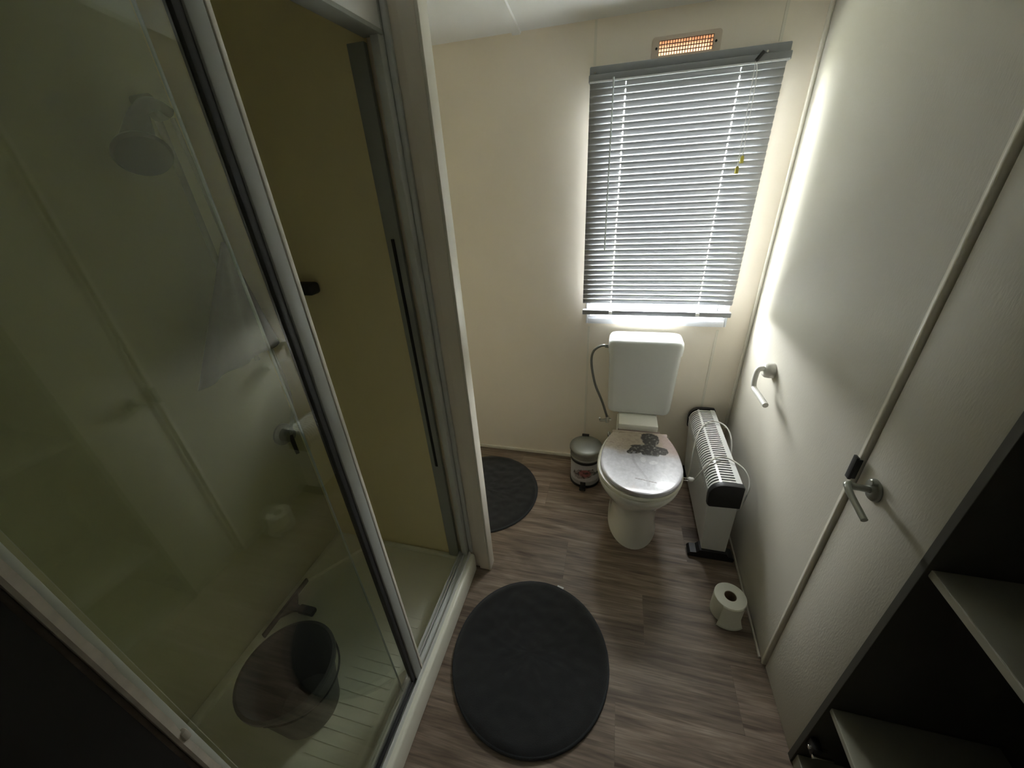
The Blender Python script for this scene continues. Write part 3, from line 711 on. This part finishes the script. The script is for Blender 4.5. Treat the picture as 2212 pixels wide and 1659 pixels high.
# ------------------------------------------------------------------ shower tray
t = thing('shower_tray', (-0.9, 0.58, 0), 'cream acrylic shower tray with a raised kerb', 'shower tray')
b = B()
b.box(-1.269, -0.60, 0.101, 1.061, 0, 0.06)
b.box(-0.604, -0.532, 0.114, 1.060, 0, 0.106, 0.010, 3)
b.box(-1.269, -1.235, 0.101, 1.061, 0.05, 0.078, 0.006).box(-1.25, -0.60, 1.045, 1.061, 0.05, 0.078, 0.004)
b.loft([[Vector((x, y, z)) for x, y in ((-1.24, 0.79), (-1.05, 1.05), (-1.24, 1.05))] for z in (0.05, 0.078)])
# shallow anti slip ribs
for k in range(14):
    y = 0.30+0.035*k
    b.box(-0.84, -0.66, y, y+0.006, 0.0595, 0.0612)
link('basin', b, MTRAY, t, smooth=30)

# ------------------------------------------------------------------ shower enclosure
t = thing('shower_enclosure', (-0.57, 0.58, 0.105), 'shower enclosure with sliding clear glass door in pale aluminium frame', 'shower enclosure')
b = B()
b.box(-0.602, -0.550, 0.112, 1.052, 0.1055, 0.109)
for x0, x1, h in ((-0.602, -0.598, 0.120), (-0.587, -0.584, 0.122), (-0.578, -0.575, 0.122), (-0.556, -0.550, 0.124)):
    b.box(x0, x1, 0.112, 1.052, 0.108, h, 0.0006, 1)
link('bottom_track', b, MALU, t, smooth=0)
b = B().box(-0.606, -0.560, 0.112, 1.052, 1.915, 2.2, 0.003)
link('header', b, MWHITEF, t)
b = B().box(-0.608, -0.556, 0.112, 1.050, 1.905, 1.9145, 0.002); link('top_track', b, MALUG, t)
b = B().box(-0.585, -0.562, 1.036, 1.0735, 0.106, 2.2, 0.003).box(-0.561, -0.545, 1.060, 1.0735, 0.107, 2.2, 0.003)
link('corner_post', b, MALU, t)
b = B().box(-0.655, -0.608, 1.046, 1.0615, 0.08, 1.9, 0.002); wp = struct('trim_wall_profile', b, MALUG)
b = B().box(-0.637, -0.627, 1.043, 1.0465, 0.615, 1.463, 0.001); link('magnetic_seal', b, MBLK, wp, label='black seal strip')
# fixed pane nearer the camera
b = B().box(-0.590, -0.586, 0.114, 0.495, 0.122, 1.905); fg = link('fixed_pane', b, MGLASS, t, smooth=0)
b = B().box(-0.590, -0.586, 0.4951, 0.4985, 0.122, 1.905, 0.0005); link('pane_edge', b, MCLEAR, fg)
b = B().box(-0.597, -0.580, 0.112, 0.122, 0.122, 1.905, 0.002); link('pane_jamb', b, MALU, fg)
# sliding door
b = B().box(-0.569, -0.565, 0.124, 0.540, 0.135, 1.90); sd = link('sliding_door', b, MGLASS, t, smooth=0)
b = B().box(-0.579, -0.556, 0.538, 0.570, 0.118, 1.904, 0.003).box(-0.579, -0.574, 0.5705, 0.577, 0.118, 1.904, 0.001); link('door_stile', b, MALUG, sd)
b = B().box(-0.573, -0.555, 0.5712, 0.580, 0.118, 1.904, 0.002); link('stile_edge', b, MTRIM, sd, label='pale leading edge of the stile')
b = B().box(-0.575, -0.560, 0.523, 0.5382, 0.122, 1.90, 0.002); link('door_seal', b, mat('dark_seal', (0.03, 0.03, 0.03), 0.6), sd, label='dark grey seal along the stile')
b = B().box(-0.574, -0.560, 0.124, 0.538, 0.124, 0.137, 0.002); link('door_bottom_rail', b, MBLKP, sd)

# ------------------------------------------------------------------ shower fittings
t = thing('shower_set', (-1.25, 0.965, 1.1), 'chrome hand shower on a riser rail behind the shower glass', 'shower')
b = B().tube([(-1.215, 0.965, 1.84), (-1.215, 0.965, 1.08)], 0.009, 12); link('riser_rail', b, MSHCH, t)
for z in (1.835, 1.10):
    b = B().tube([(-1.270, 0.965, z), (-1.215, 0.965, z)], 0.013, 12); link('rail_bracket', b, MSHCH, t)
b = B().tube([(-1.215, 0.965, 1.80), (-1.18, 0.955, 1.80)], 0.016, 12); link('slider', b, MSHCH, t)
b = B().tube(spline([(-1.165, 0.965, 1.80), (-1.165, 0.935, 1.815), (-1.170, 0.895, 1.80), (-1.178, 0.862, 1.730)]), [0.013]*9+[0.016]*8+[0.020, 0.022, 0.025, 0.028, 0.030, 0.033, 0.035, 0.036], 12)
hs = link('hand_shower', b, MBUCK, t, smooth=60)
b = B().lathe((0, 0, 0), [(0.02, 0.03), (0.056, 0.008), (0.062, -0.004), (0.056, -0.012)], 28)
b.xf(Matrix.Translation((-1.165, 0.850, 1.705)) @ Vector((0.62, -0.35, -0.70)).to_track_quat('-Z', 'Y').to_matrix().to_4x4())
link('spray_head', b, MBUCK, hs, smooth=50)
b = B().tube(spline([(-1.165, 0.965, 1.79), (-1.19, 1.0, 1.5), (-1.20, 1.02, 1.15), (-1.195, 1.02, 0.9), (-1.225, 0.985, 0.74)]), 0.006, 8); link('hose', b, MSHCH, t)
b = B().lathe((-1.270, 0.985, 0.735), [(0.045, 0), (0.045, 0.008), (0.030, 0.014), (0.028, 0.04), (0.024, 0.045)], 28, 'x'); mb_ = link('mixer_body', b, MSHCH, t)
b = B().tube([(-1.23, 0.985, 0.735), (-1.205, 0.965, 0.66)], [0.009, 0.007], 10); link('mixer_lever', b, MBLKP, mb_)
# cloth hanging from the rail
t_ = B(); rows_ = []
for j in range(25):
    f = j/24; z = 1.475-0.37*f; r_ = []
    for k in range(33):
        u = k/32; ya = 0.982-0.27*f; yb = 0.990+0.065*f
        y = ya+(yb-ya)*u; x = -1.19+0.012*f*math.sin(u*16)+0.02*f*(1-u)
        r_.append(Vector((x, y, z+0.045*f*(0.5-u)*-0.3)))
    rows_.append(r_)
Vv = [[t_.bm.verts.new(p) for p in r_] for r_ in rows_]
for j in range(24):
    for k in range(32): t_.bm.faces.new((Vv[j][k], Vv[j][k+1], Vv[j+1][k+1], Vv[j+1][k]))
cl_ = link('hanging_cloth', t_, MTOWEL, None, smooth=60, label='grey cloth hanging from the riser rail behind the shower glass', category='cloth')
cl_.modifiers.new('s', 'SOLIDIFY').thickness = 0.004
b = B().box(-1.018, -0.940, 1.012, 1.0615, 1.300, 1.338, 0.012, 3)
link('sponge_block', b, MBLK, None, label='small black block stuck on the shower end wall beside the door frame', category='shower accessory')
# squeegee against the tray edge
t = thing('squeegee', (-1.2, 0.68, 0.08), 'dark window squeegee with black grip lying in the shower tray', 'squeegee')
b = B().box(-1.232, -1.222, 0.548, 0.792, 0.079, 0.100, 0.002); link('blade', b, MBLKP, t)
b = B(); b.loft([[Vector((-1.222, y, z)) for y, z in ((0.62, 0.084), (0.73, 0.084), (0.73, 0.094), (0.62, 0.094))], [Vector((-1.185, y, z)) for y, z in ((0.655, 0.086), (0.685, 0.086), (0.685, 0.098), (0.655, 0.098))], [Vector((-1.160, y, z)) for y, z in ((0.66, 0.088), (0.68, 0.088), (0.68, 0.100), (0.66, 0.100))]])
link('neck', b, MBUCK, t)
b = B().box(-1.162, -1.090, 0.655, 0.687, 0.082, 0.106, 0.006); link('grip', b, MBLK, t)
# bucket
t = thing('bucket', (-0.90, 0.41, 0.061), 'grey plastic bucket standing in the shower tray', 'bucket')
bc = (-0.905, 0.41)
b = B().lathe((*bc, 0), [(0.090, 0.0615), (0.094, 0.064), (0.130, 0.285), (0.143, 0.292), (0.143, 0.304), (0.134, 0.306), (0.128, 0.285), (0.092, 0.075), (0.088, 0.070)], 56)
link('bucket_body', b, MBUCK, t, smooth=40)
b = B().tube(spline([(bc[0]+0.139*math.cos(a), bc[1]+0.139*math.sin(a), 0.285-0.045*math.sin((a-math.radians(-75))/math.radians(180)*PI)) for a in [math.radians(-75+180*k/10) for k in range(11)]], 4), 0.003, 6)
link('bucket_handle', b, MBLKP, t)
